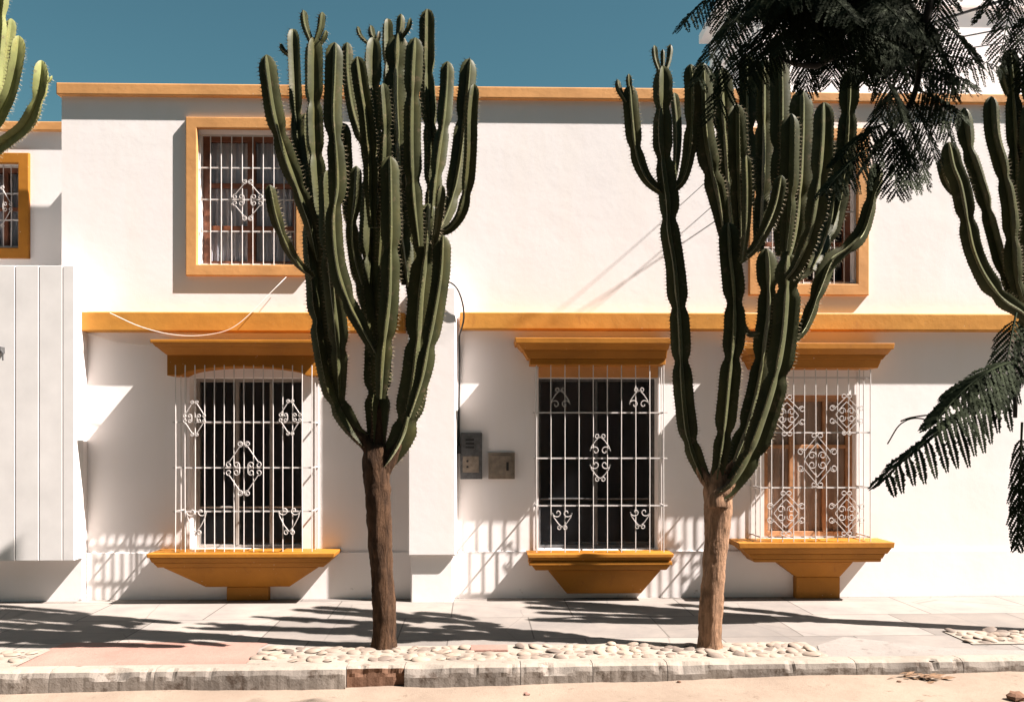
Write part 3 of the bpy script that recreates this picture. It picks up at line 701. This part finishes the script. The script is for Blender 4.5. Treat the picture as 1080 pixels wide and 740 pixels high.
def cactus(name, label, base, Yb, trunk, stems, mats, tmat, seed, group='candelabra cacti along the pavement'):
    root = tag(empty(name, base), label, 'cactus', group)
    # trunk: list of (px, py, w)
    tp = [P(px, py, Yb) for px, py, w in trunk]; pts, L = catmull(tp, .02); n = len(pts); mb = MB(); NV = 28; vs = []
    cum = [0]
    for a, b in zip(tp, tp[1:]): cum.append(cum[-1]+(b-a).length)
    fr = frames(pts)
    for i, (p, (t, a, b)) in enumerate(zip(pts, fr)):
        s = cum[-1]*i/(n-1); j = 0
        while j < len(cum)-2 and cum[j+1] < s: j += 1
        u = (s-cum[j])/(cum[j+1]-cum[j]); w = trunk[j][2]*(1-u)+trunk[j+1][2]*u; r = SZ(w, Yb)/2*.9
        if s < .12: r *= 1+.22*((.12-s)/.12)**2
        for k in range(NV):
            an = 2*math.pi*k/NV; d = Vector((math.cos(an), math.sin(an), 0))
            f = 1 + .10*mnoise.noise(Vector((d.x*1.4, d.y*1.4, s*1.1+seed))) + .22*abs(mnoise.noise(Vector((d.x*3, d.y*3, s*1.6+seed)))) + .12*mnoise.noise(Vector((d.x*5, d.y*5, s*9))) + .05*mnoise.noise(Vector((d.x*9, d.y*9, s*38)))
            vs.append(p + a*(math.cos(an)*r*f) + b*(math.sin(an)*r*f))
    fs = [(i*NV+k, i*NV+(k+1)%NV, (i+1)*NV+(k+1)%NV, (i+1)*NV+k) for i in range(n-1) for k in range(NV)]
    fs.append(tuple(range(NV-1,-1,-1))); fs.append(tuple(range((n-1)*NV, n*NV)))
    mb.add(vs, fs); top = trunk[-1]
    for st in stems:
        bx, by = st[0][-1]
        if math.hypot(bx-trunk[-2][0], by-trunk[-2][1]) > 34: continue
        q = [P(px, py, Yb+(2.9 if st[2] < 0 else 2.2)*st[2]*.6) for px, py in ([(trunk[-3][0], trunk[-3][1])] + st[0][::-1][:3])]
        pp, l2 = catmull(q, .02); m2 = min(len(pp), int((.30+.12*((bx*7) % 3))/.02)+6); pp = pp[:m2]
        r0, r1 = SZ(trunk[-2][2], Yb)/2*.72, SZ(st[1], Yb)/2*.42; N2 = 18; vs = []
        for i, (p, (t, a, b)) in enumerate(zip(pp, frames(pp))):
            u = i/(m2-1); r = (r0*(1-u)+r1*u)*(1 if u < .85 else 1-.5*(u-.85)/.15)
            for k in range(N2):
                an = 2*math.pi*k/N2; d = Vector((math.cos(an), math.sin(an), 0))
                f = 1+.22*abs(mnoise.noise(Vector((d.x*3, d.y*3, i*.03+bx))))+.13*mnoise.noise(Vector((d.x*5, d.y*5, i*.3+bx)))
                vs.append(p + a*(math.cos(an)*r*f) + b*(math.sin(an)*r*f))
        fs = [(i*N2+k, i*N2+(k+1)%N2, (i+1)*N2+(k+1)%N2, (i+1)*N2+k) for i in range(m2-1) for k in range(N2)]
        fs.append(tuple(range(N2-1,-1,-1))); fs.append(tuple(range((m2-1)*N2, m2*N2))); mb.add(vs, fs)
    mb.build('trunk', tmat, root, smooth=True)
    for si, st in enumerate(stems):
        path, w, y0, y1 = st[:4]; y0 *= 2.9 if y0 < 0 else 2.2; y1 *= 2.9 if y1 < 0 else 2.2; buds = st[4] if len(st) > 4 else []
        path = path[::-1]                        # given tip first -> base first
        m_ = len(path); Ls = [0]
        for a, b in zip(path, path[1:]): Ls.append(Ls[-1]+math.hypot(a[0]-b[0], a[1]-b[1]))
        pw = []
        for (px, py), l in zip(path, Ls):
            u = l/Ls[-1]; u = 1-(1-u)**1.7; pw.append(P(px, py, Yb+y0+(y1-y0)*u))
        pts, L = catmull(pw, .014); mb = MB(); rad = SZ(w, Yb+(y0+y1)/2)/2*1.08
        stem_mesh(mb, pts, rad, L, seed*100+si, ribs=(5 if (si*7+seed) % 5 == 0 else 4) if w > 13 else 4, valley=.24 if w > 13 else .34)
        for (bx, by, tx, ty, bw) in buds:
            yy = Yb+y1; dy = rnd.uniform(-.05,.05); pp, l2 = catmull([P(bx,by,yy), P((bx+tx)/2+(tx-bx)*.25,(by+ty)/2,yy+dy*.6), P(tx,ty,yy+dy)], .012)
            stem_mesh(mb, pp, SZ(bw, yy)/2, l2, seed*100+si*7+int(bx), ribs=4, nodes=[])
        o = mb.build('stem', mats, root, smooth=True)
        # keep ribs crisp
        o.data.set_sharp_from_angle(angle=R(48))
    return root
CM = [M['cactus'], M['spine']]; CML = [M['cactus_painted_sun'], M['spine']]
Y1 = T1.y
tree1 = [
 # main limbs
 ([(331,225),(331,258),(335,305),(341,360),(353,415),(370,449),(392,474)], 25, 0, -.05),
 ([(345,180),(347,240),(351,300),(356,345),(358,385),(359,418)], 20, -.02, -.16),
 ([(394,180),(393,240),(393,300),(398,360),(399,410),(398,480)], 28, 0, .0),
 ([(452,215),(450,262),(445,310),(441,370),(434,420),(424,460),(402,496)], 28, 0, -.05),
 ([(467,248),(465,290),(459,330),(452,365),(445,400),(432,440)], 18, -.12, -.12),
 ([(411,165),(412,220),(412,262),(411,315),(405,370),(402,420)], 19, -.14, -.20),
 # arms
 ([(281,58),(284,84),(290,122),(301,162),(314,197),(328,235),(336,275)], 18, -.06, -.22),
 ([(284,195),(290,226),(301,256),(314,277),(330,292)], 11.5, -.10, -.3),
 ([(309,31),(311,81),(313,130),(318,180),(327,235),(334,270)], 17, 0, .12, [(304,58,296,46,9)]),
 ([(331,40),(331,80),(332,135),(335,190),(341,245),(350,300)], 21, .05, .02, [(328,44,320,11,12),(332,47,340,13,12),(334,50,344,32,11)]),
 ([(353,45),(352,81),(351,122),(354,155),(356,195),(352,232),(356,280),(368,318),(382,346),(396,372)], 17.5, -.15, -.26),
 ([(366,45),(367,81),(372,114),(379,138),(386,160),(390,200)], 12, .05, .1),
 ([(377,60),(382,95),(387,125),(391,165),(392,205),(393,240)], 17, -.12, -.15),
 ([(394,40),(393,81),(395,135),(396,190),(396,240),(396,285)], 22, .1, .2, [(390,48,377,28,7),(397,46,391,27,12),(398,44,400,33,11)]),
 ([(409,20),(409,45),(410,90),(410,140),(409,190),(405,240)], 13, .25, .3),
 ([(420,36),(419,60),(418,100),(420,150),(422,205),(424,255),(430,300)], 24, .1, .2, [(420,44,423,15,13),(424,40,433,19,10)]),
 ([(438,40),(436,81),(435,122),(435,162),(437,210),(442,260)], 18, -.1, -.12),
 ([(451,10),(451,41),(451,81),(453,122),(456,160),(456,205),(452,245)], 17, .05, .1),
 ([(472,65),(471,95),(468,130),(464,158),(460,190),(456,230)], 15, -.05, .05),
 ([(495,62),(492,95),(488,135),(483,176),(477,207),(468,232),(458,250)], 17.5, 0, .1),
 ([(500,89),(497,122),(496,162),(493,196),(487,224),(476,240),(464,246)], 14.5, -.05, -.14),
 ([(466,195),(464,215),(461,240),(457,262)], 11, -.1, -.2),
 ([(404,88),(407,130),(406,180),(404,230),(400,280)], 13, -.1, -.16),
 ([(362,130),(364,170),(368,215),(373,260),(380,300),(390,340)], 18, .15, .25),
 ([(376,175),(374,210),(371,240),(374,270),(382,300)], 12, -.05, -.1),
 ([(322,120),(321,160),(324,200),(332,245),(340,290)], 17, .15, .22),
 ([(430,175),(430,215),(432,255),(436,300),(440,340)], 18, .15, .18),
]
cactus('candelabra_cactus', 'tall many armed cactus on a dark trunk, standing left of the pilaster', T1, Y1,
       [(405,685,25),(405,640,25),(402,590,25),(400,545,26),(397,505,29),(396,485,30),(397,468,24)], tree1, CM, M['bark'], 1)
tree2 = [
 ([(699,70),(699,101),(699,152),(703,189),(706,215),(706,240),(712,280),(714,305),(717,342),(719,385),(722,425),(728,465),(741,499),(750,512)], 20, 0, -.05, [(696,76,690,48,10),(699,74,699,52,8),(702,76,707,47,9)]),
 ([(664,90),(666,118),(671,160),(682,188),(700,204)], 15.5, -.03, -.08, [(661,108,651,84,10),(666,102,663,78,10)]),
 ([(728,68),(730,101),(728,150),(721,186),(711,200)], 15, -.05, -.1),
 ([(711,98),(714,128),(714,160),(711,190)], 9.5, .05, .1),
 ([(768,235),(770,270),(774,305),(775,348),(771,390),(767,430),(763,462),(756,505)], 22, -.02, -.08),
 ([(808,262),(810,320),(806,362),(800,405),(790,445),(775,485),(762,515)], 21, .03, .03),
 ([(832,268),(830,320),(826,362),(818,402),(807,440),(793,478),(772,512),(758,522)], 26, -.03, -.06),
 ([(740,66),(741,101),(743,142),(749,176),(757,210),(764,250)], 21, 0, -.1),
 ([(760,72),(763,120),(766,170),(769,215),(772,260)], 23, .05, .05),
 ([(787,58),(788,100),(788,150),(786,210),(780,265)], 17, .1, .2),
 ([(806,62),(806,110),(806,160),(804,215),(800,265)], 19, .15, .25),
 ([(821,46),(823,100),(824,160),(825,215),(824,270)], 21, .1, .15),
 ([(845,95),(845,150),(843,205),(838,250),(828,285)], 24, -.05, -.06),
 ([(869,108),(868,150),(864,195),(857,240),(842,278),(830,295)], 20, -.1, -.2),
 ([(896,74),(894,120),(890,170),(884,210),(872,250),(852,282),(834,296)], 20, .05, .05),
 ([(787,164),(788,200),(787,240),(783,275)], 10, -.15, -.22),
 ([(824,185),(818,215),(808,240),(795,262),(780,276)], 13.5, -.12, -.2),
 ([(924,172),(923,190),(917,218),(908,246),(893,262),(876,275),(866,297),(856,325),(846,348),(832,362)], 15.5, -.05, -.05),
 ([(858,150),(856,195),(848,235),(836,268)], 19, .15, .2),
 ([(776,110),(777,160),(779,210),(781,250)], 20, -.05, -.12),
 ([(834,120),(833,170),(831,220),(828,265)], 20, -.1, -.15),
 ([(882,150),(880,190),(875,230),(866,262),(856,284)], 17, -.05, .1),
 ([(800,352),(790,352),(784,344),(781,334)][::-1], 10, 0, -.05),
]
cactus('candelabra_cactus', 'tall many armed cactus on a paler trunk, standing left of the right hand ground window', T2, T2.y,
       [(748,685,25),(750,640,25),(753,600,24),(756,560,26),(757,535,31),(756,515,30),(756,500,24)], tree2, CM, M['bark_pale'], 2)
Y3 = 7.3; T3 = G(1117, 669)
tree3 = [
 ([(1045,102),(1047,142),(1056,176),(1064,216),(1067,250),(1070,290),(1078,320),(1092,345)], 17, 0, -.05),
 ([(1064,52),(1066,76),(1068,101),(1070,150),(1072,200),(1074,250),(1079,300),(1095,350)], 17, .05, .1, [(1063,100,1056,68,13)]),
 ([(1016,114),(1020,152),(1029,182),(1039,216),(1048,250),(1058,285),(1072,316),(1088,340)], 17, 0, .05),
 ([(991,168),(996,190),(1005,203),(1013,206)], 10, -.05, -.1),
 ([(1000,150),(1005,175),(1013,196),(1020,232),(1026,262),(1038,290),(1056,314),(1076,328),(1092,345)], 18, -.06, -.12),
 ([(1090,60),(1088,120),(1086,180),(1085,240),(1088,300),(1098,350)], 20, 0, .05),
 ([(1110,20),(1112,100),(1108,200),(1102,300),(1108,370)], 20, 0, .1),
 ([(1140,60),(1138,140),(1132,230),(1122,310),(1114,390)], 20, 0, -.15),
 ([(1180,120),(1172,200),(1158,280),(1136,350),(1118,410)], 20, 0, .1),
 ([(1084,325),(1094,355),(1106,390),(1115,430)], 30, 0, 0),
]
cactus('candelabra_cactus', 'partly seen cactus with smooth dark arms at the right edge of the photo', T3, Y3,
       [(1117,671,25),(1117,600,25),(1116,520,26),(1116,450,30),(1115,415,26)], tree3, CM, M['bark'], 3)
Y0 = 6.9; T0 = G(-62, 681)
tree0 = [
 ([(44,64),(43,86),(39,108),(27,132),(9,147),(-8,160),(-25,182),(-40,210)], 16, -.05, -.2, [(44,90,55,80,6)]),
 ([(20,38),(17,65),(10,97),(0,120),(-12,150),(-28,190)], 17, -.05, -.15),
 ([(12,20),(9,43),(4,68),(-3,110),(-14,150)], 12, 0, .1),
 ([(1,-20),(0,15),(-4,60),(-9,110),(-20,160)], 14, 0, .0),
 ([(-30,-10),(-30,60),(-36,140),(-44,220)], 18, 0, .1),
 ([(-60,10),(-58,90),(-60,170),(-60,250)], 18, 0, -.1),
 ([(-95,30),(-92,110),(-84,190),(-70,260)], 18, 0, .1),
 ([(-40,200),(-48,250),(-56,320),(-60,400)], 26, 0, 0),
 ([(-75,240),(-70,300),(-64,360),(-61,420)], 26, 0, 0),
]
cactus('candelabra_cactus', 'cactus arms painted a sunlit yellow green, entering at the upper left corner', T0, Y0,
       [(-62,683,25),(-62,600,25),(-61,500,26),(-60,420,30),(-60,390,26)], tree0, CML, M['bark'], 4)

# ------------------------------------------------------------------ feathery leaved tree close to the camera, trunk off to the right
ft = empty('feathery_tree', (3.7, 3.5, road_z(3.7, 3.5)))
tag(ft, 'dark tree with drooping feathery leaves overhanging the upper right of the view', 'tree')
mb = MB()
def limb(pts, r0, r1, n=8):
    pp, L = catmull(pts, .08); k = len(pp)
    mb.tube([p+Vector((mnoise.noise(p*2), mnoise.noise(p*2+Vector((5,0,0))), 0))*.02 for p in pp], [r0+(r1-r0)*i/(k-1) for i in range(k)], n)
limb([(3.7,3.5,-.12),(3.68,3.5,.8),(3.72,3.48,1.6),(3.6,3.45,2.5)], .17, .13, 14)
tk = mb.build('trunk', M['twig'], ft, smooth=True)
mb = MB()
limb([(3.6,3.45,2.45),(3.2,3.4,3.3),(2.6,3.4,3.75),P(985,-45,3.4),P(900,-20,3.4),P(840,5,3.4),P(795,10,3.5)], .10, .008)
limb([(3.6,3.45,2.5),(3.5,3.7,3.6),(3.0,3.9,4.6),(2.0,3.9,5.2),(1.2,3.8,5.3)], .10, .02)
limb([(3.55,3.45,2.6),(3.9,3.3,3.8),(4.2,3.5,5.0)], .09, .02)
limb([P(985,-30,3.4),P(972,60,3.4),P(960,110,3.35),P(930,150,3.3),P(905,185,3.3)], .018, .006)
limb([P(900,45,3.4),P(860,70,3.4),P(820,60,3.4)], .02, .006)
limb([(3.3,3.4,3.0),P(1140,200,3.2),P(1105,300,3.1),P(1078,360,3.05),P(1074,440,3.0)], .03, .007)
limb([P(1078,378,3.0),P(1062,420,3.0),P(1050,445,3.0)], .007, .004)
mb.build('branches', M['twig'], ft, smooth=True)
lf = MB()
def pinna(base, d, nrm, L, seed, ls=1.0):
    rr = random.Random(seed); d = d.normalized(); sd = d.cross(nrm).normalized(); n = max(6, int(L/.0070))
    vs = []; fs = []
    for i in range(n):
        t = (i+.6)/n; p = base+d*(L*t)+Vector((0,0,-1))*(L*.18*t*t)
        ll = .0125*(1-.55*abs(2*t-.9)**2)*rr.uniform(.85,1.15)*ls; lw = .0062*ls
        for s in (1, -1):
            q = (sd*s+d*.35+nrm*rr.uniform(-.35,.35)).normalized()*ll; w = d*lw
            b = len(vs); vs += [p, p+q*.5+w, p+q, p+q*.5-w]; fs.append((b,b+1,b+2,b+3))
    b = len(vs); w = nrm*.0011; e = base+d*L-Vector((0,0,L*.18)); vs += [base-w, base+w, e]; fs.append((b,b+1,b+2))
    lf.add(vs, fs)
def frond(a, b, sag=.12, npair=13, pl=.13, seed=0, hang=.55, tw=None, ls=1.1):
    rr = random.Random(seed); a = Vector(a); b = Vector(b); L = (b-a).length; mid = a.lerp(b, .5)+Vector((0,0,sag*L))
    pp = [a*(1-t)**2+mid*2*t*(1-t)+b*t*t for t in [i/24 for i in range(25)]]
    lf.tube(pp, [.0045*(1-.75*i/24) for i in range(25)], 5)
    tw = rr.uniform(-.5,.5) if tw is None else tw
    for i in range(npair):
        t = .16+.84*i/(npair-1); j = min(23, int(t*24)); p = pp[j].lerp(pp[j+1], t*24-j) if j < 24 else pp[-1]
        d = (pp[j+1]-pp[j]).normalized(); up = (Vector((math.sin(tw)*.6, -.55, .8))).normalized(); sd = d.cross(up).normalized(); nm = sd.cross(d).normalized()
        l = pl*(math.sin(math.pi*(.18+.72*t))**.7)*rr.uniform(.88,1.08)
        for s in (1, -1):
            dd = sd*s*(1-.4*hang)+d*.42+Vector((0,0,-1))*hang*rr.uniform(.8,1.25)+Vector((rr.uniform(-.1,.1),rr.uniform(-.1,.1),0))
            pinna(p, dd, nm, l, seed*97+i*2+(s > 0), ls)
# right hand fronds
frond(P(1079,402,3.0), P(936,500,2.9), .10, 13, .15, 1, .6, None, 1.5)
frond(P(1076,380,3.0), P(990,440,2.8), .16, 10, .15, 2, .65, None, 1.5)
frond(P(1085,398,3.1), P(1000,412,3.1), .12, 12, .11, 13, .7, None, 1.5)
frond(P(1072,330,3.05), P(1058,405,2.95), .1, 9, .10, 3, .5)
frond(P(1088,330,3.05), P(1072,400,3.1), .1, 9, .10, 23, .5)
frond(P(1078,445,3.0), P(1073,572,3.0), .03, 15, .075, 4, .9)
frond(P(1092,440,3.1), P(1082,560,3.1), .03, 14, .08, 44, .9)
lf.tube(catmull([P(1000,452,2.95),P(970,441,2.93),P(950,447,2.93),P(936,468,2.93)], .012)[0], .0024, 5)
lf.tube(catmull([P(1010,446,2.95),P(985,438,2.93),P(962,440,2.93),P(950,444,2.93)], .012)[0], .0028, 5)
# crown over the upper right
K = [((785,-20),(722,20)), ((800,-5),(738,82)), ((790,-15),(760,70)), ((815,20),(752,120)), ((830,10),(790,85)), ((850,20),(800,70)), ((770,-30),(765,30)),
     ((960,62),(1052,70)), ((975,75),(1020,85)), ((960,80),(915,150)), ((950,110),(975,185)), ((935,130),(888,165)), ((940,130),(945,200)), ((965,95),(1012,120)),
     ((930,150),(872,200)), ((960,100),(985,165)), ((985,40),(1000,95)), ((990,20),(1025,60)), ((925,70),(950,120)),
     ((1075,-20),(1055,60)), ((1100,0),(1072,60)), ((1090,-40),(1040,10)), ((1110,30),(1085,85)), ((1000,-20),(985,30)), ((975,90),(1000,140)), ((950,140),(960,190))]
for i, (a, b_) in enumerate(K):
    y = 3.2+.3*random.Random(i).random(); frond(P(a[0],a[1],y), P(b_[0],b_[1],y-.12), .14, 9, .13, 100+i, .6)
rr = random.Random(11)
for i in range(120):
    ax = rr.uniform(815, 960); ay = rr.uniform(-70, 45) if ax > 845 else rr.uniform(-70, -5)
    an = rr.uniform(0, 6.28); L = rr.uniform(55, 100); y = rr.uniform(3.1, 3.8)
    bx, by = ax+math.cos(an)*L, ay+abs(math.sin(an))*L*.62
    by = min(by, 122 if 812 < ax < 895 else 85); bx = min(max(bx, 800), 985)
    frond(P(ax,ay,y), P(bx,by,y-rr.uniform(-.1,.2)), .14, 10, .13, 300+i, .55)
# unseen rest of the crown, made dense to shade the visible fronds
for i in range(320):
    c = Vector((rr.uniform(1.2, 5.0), rr.uniform(2.4, 4.3), rr.uniform(3.75, 6.0)))
    if c.x < 3 and c.z < 4.1: c.z = 4.1+rr.random()
    an = rr.uniform(0, 6.28); L = rr.uniform(.35,.55); frond(c, c+Vector((math.cos(an)*L, math.sin(an)*L, -rr.uniform(0,.2))), .15, 11, .15, 600+i, .5)
lf.build('foliage', M['leaf'], ft)

# ------------------------------------------------------------------ unseen house added behind the camera to cut fill light
oh = tag(empty('fill_block_house', (0, -7, 0)), 'unseen long brown house added behind the camera to cut fill light on the cacti', 'house')
mb = MB(); ops_ = [(x, z, x+1.1, z+1.7) for x in range(-21, 21, 4) for z in (1.0, 4.4, 7.8)]
slab(mb, -24, 24, -.3, 13.2, -7.25, -7, ops_); mb.box(-24, 24, -13, -7.26, -.3, 13.0)
mb.build('wall', M['fill_block'], oh)
mb = MB(); mb.box(-24.1, 24.1, -13.1, -6.9, 13.201, 13.4); mb.build('roof', M['fill_block'], oh)
# ------------------------------------------------------------------ light, sky, camera
d = Vector((-1.0, .285, -1.2)).normalized()
sun = bpy.data.lights.new('sun', 'SUN'); sun.energy = 5.0; sun.angle = R(.5); sun.color = (1, .91, .855)
so = bpy.data.objects.new('sun', sun); col.objects.link(so); so.rotation_euler = d.to_track_quat('-Z', 'Y').to_euler(); so.location = (8, -4, 12)
w = bpy.data.worlds.new('World'); sc.world = w; w.use_nodes = True; nt = w.node_tree
sky = nt.nodes.new('ShaderNodeTexSky'); sky.sky_type = 'NISHITA'; sky.sun_disc = False
sky.sun_elevation = math.asin(-d.z); sky.sun_rotation = math.atan2(-d.x, -d.y); sky.altitude = 0; sky.air_density = 1.0; sky.dust_density = .3; sky.ozone_density = .3
bg = nt.nodes['Background']; bg.inputs['Strength'].default_value = .05
tint = nt.nodes.new('ShaderNodeMix'); tint.data_type = 'RGBA'; tint.blend_type = 'MULTIPLY'; tint.inputs[0].default_value = 1; tint.inputs[7].default_value = (.325,.515,.42,1)
nt.links.new(sky.outputs[0], tint.inputs[6]); nt.links.new(tint.outputs[2], bg.inputs['Color'])
cam = bpy.data.cameras.new('camera'); co = bpy.data.objects.new('camera', cam); col.objects.link(co); sc.camera = co
co.location = CAM; co.rotation_euler = (R(90), 0, -PSI); cam.sensor_width = 36; cam.lens = 36*F/1080; cam.shift_y = 90/1080; cam.clip_end = 1000; cam.clip_start = .05
vs = sc.view_settings; vs.view_transform = 'Standard'; vs.look = 'None'; vs.exposure = 1.88; vs.gamma = 1; vs.use_curve_mapping = False
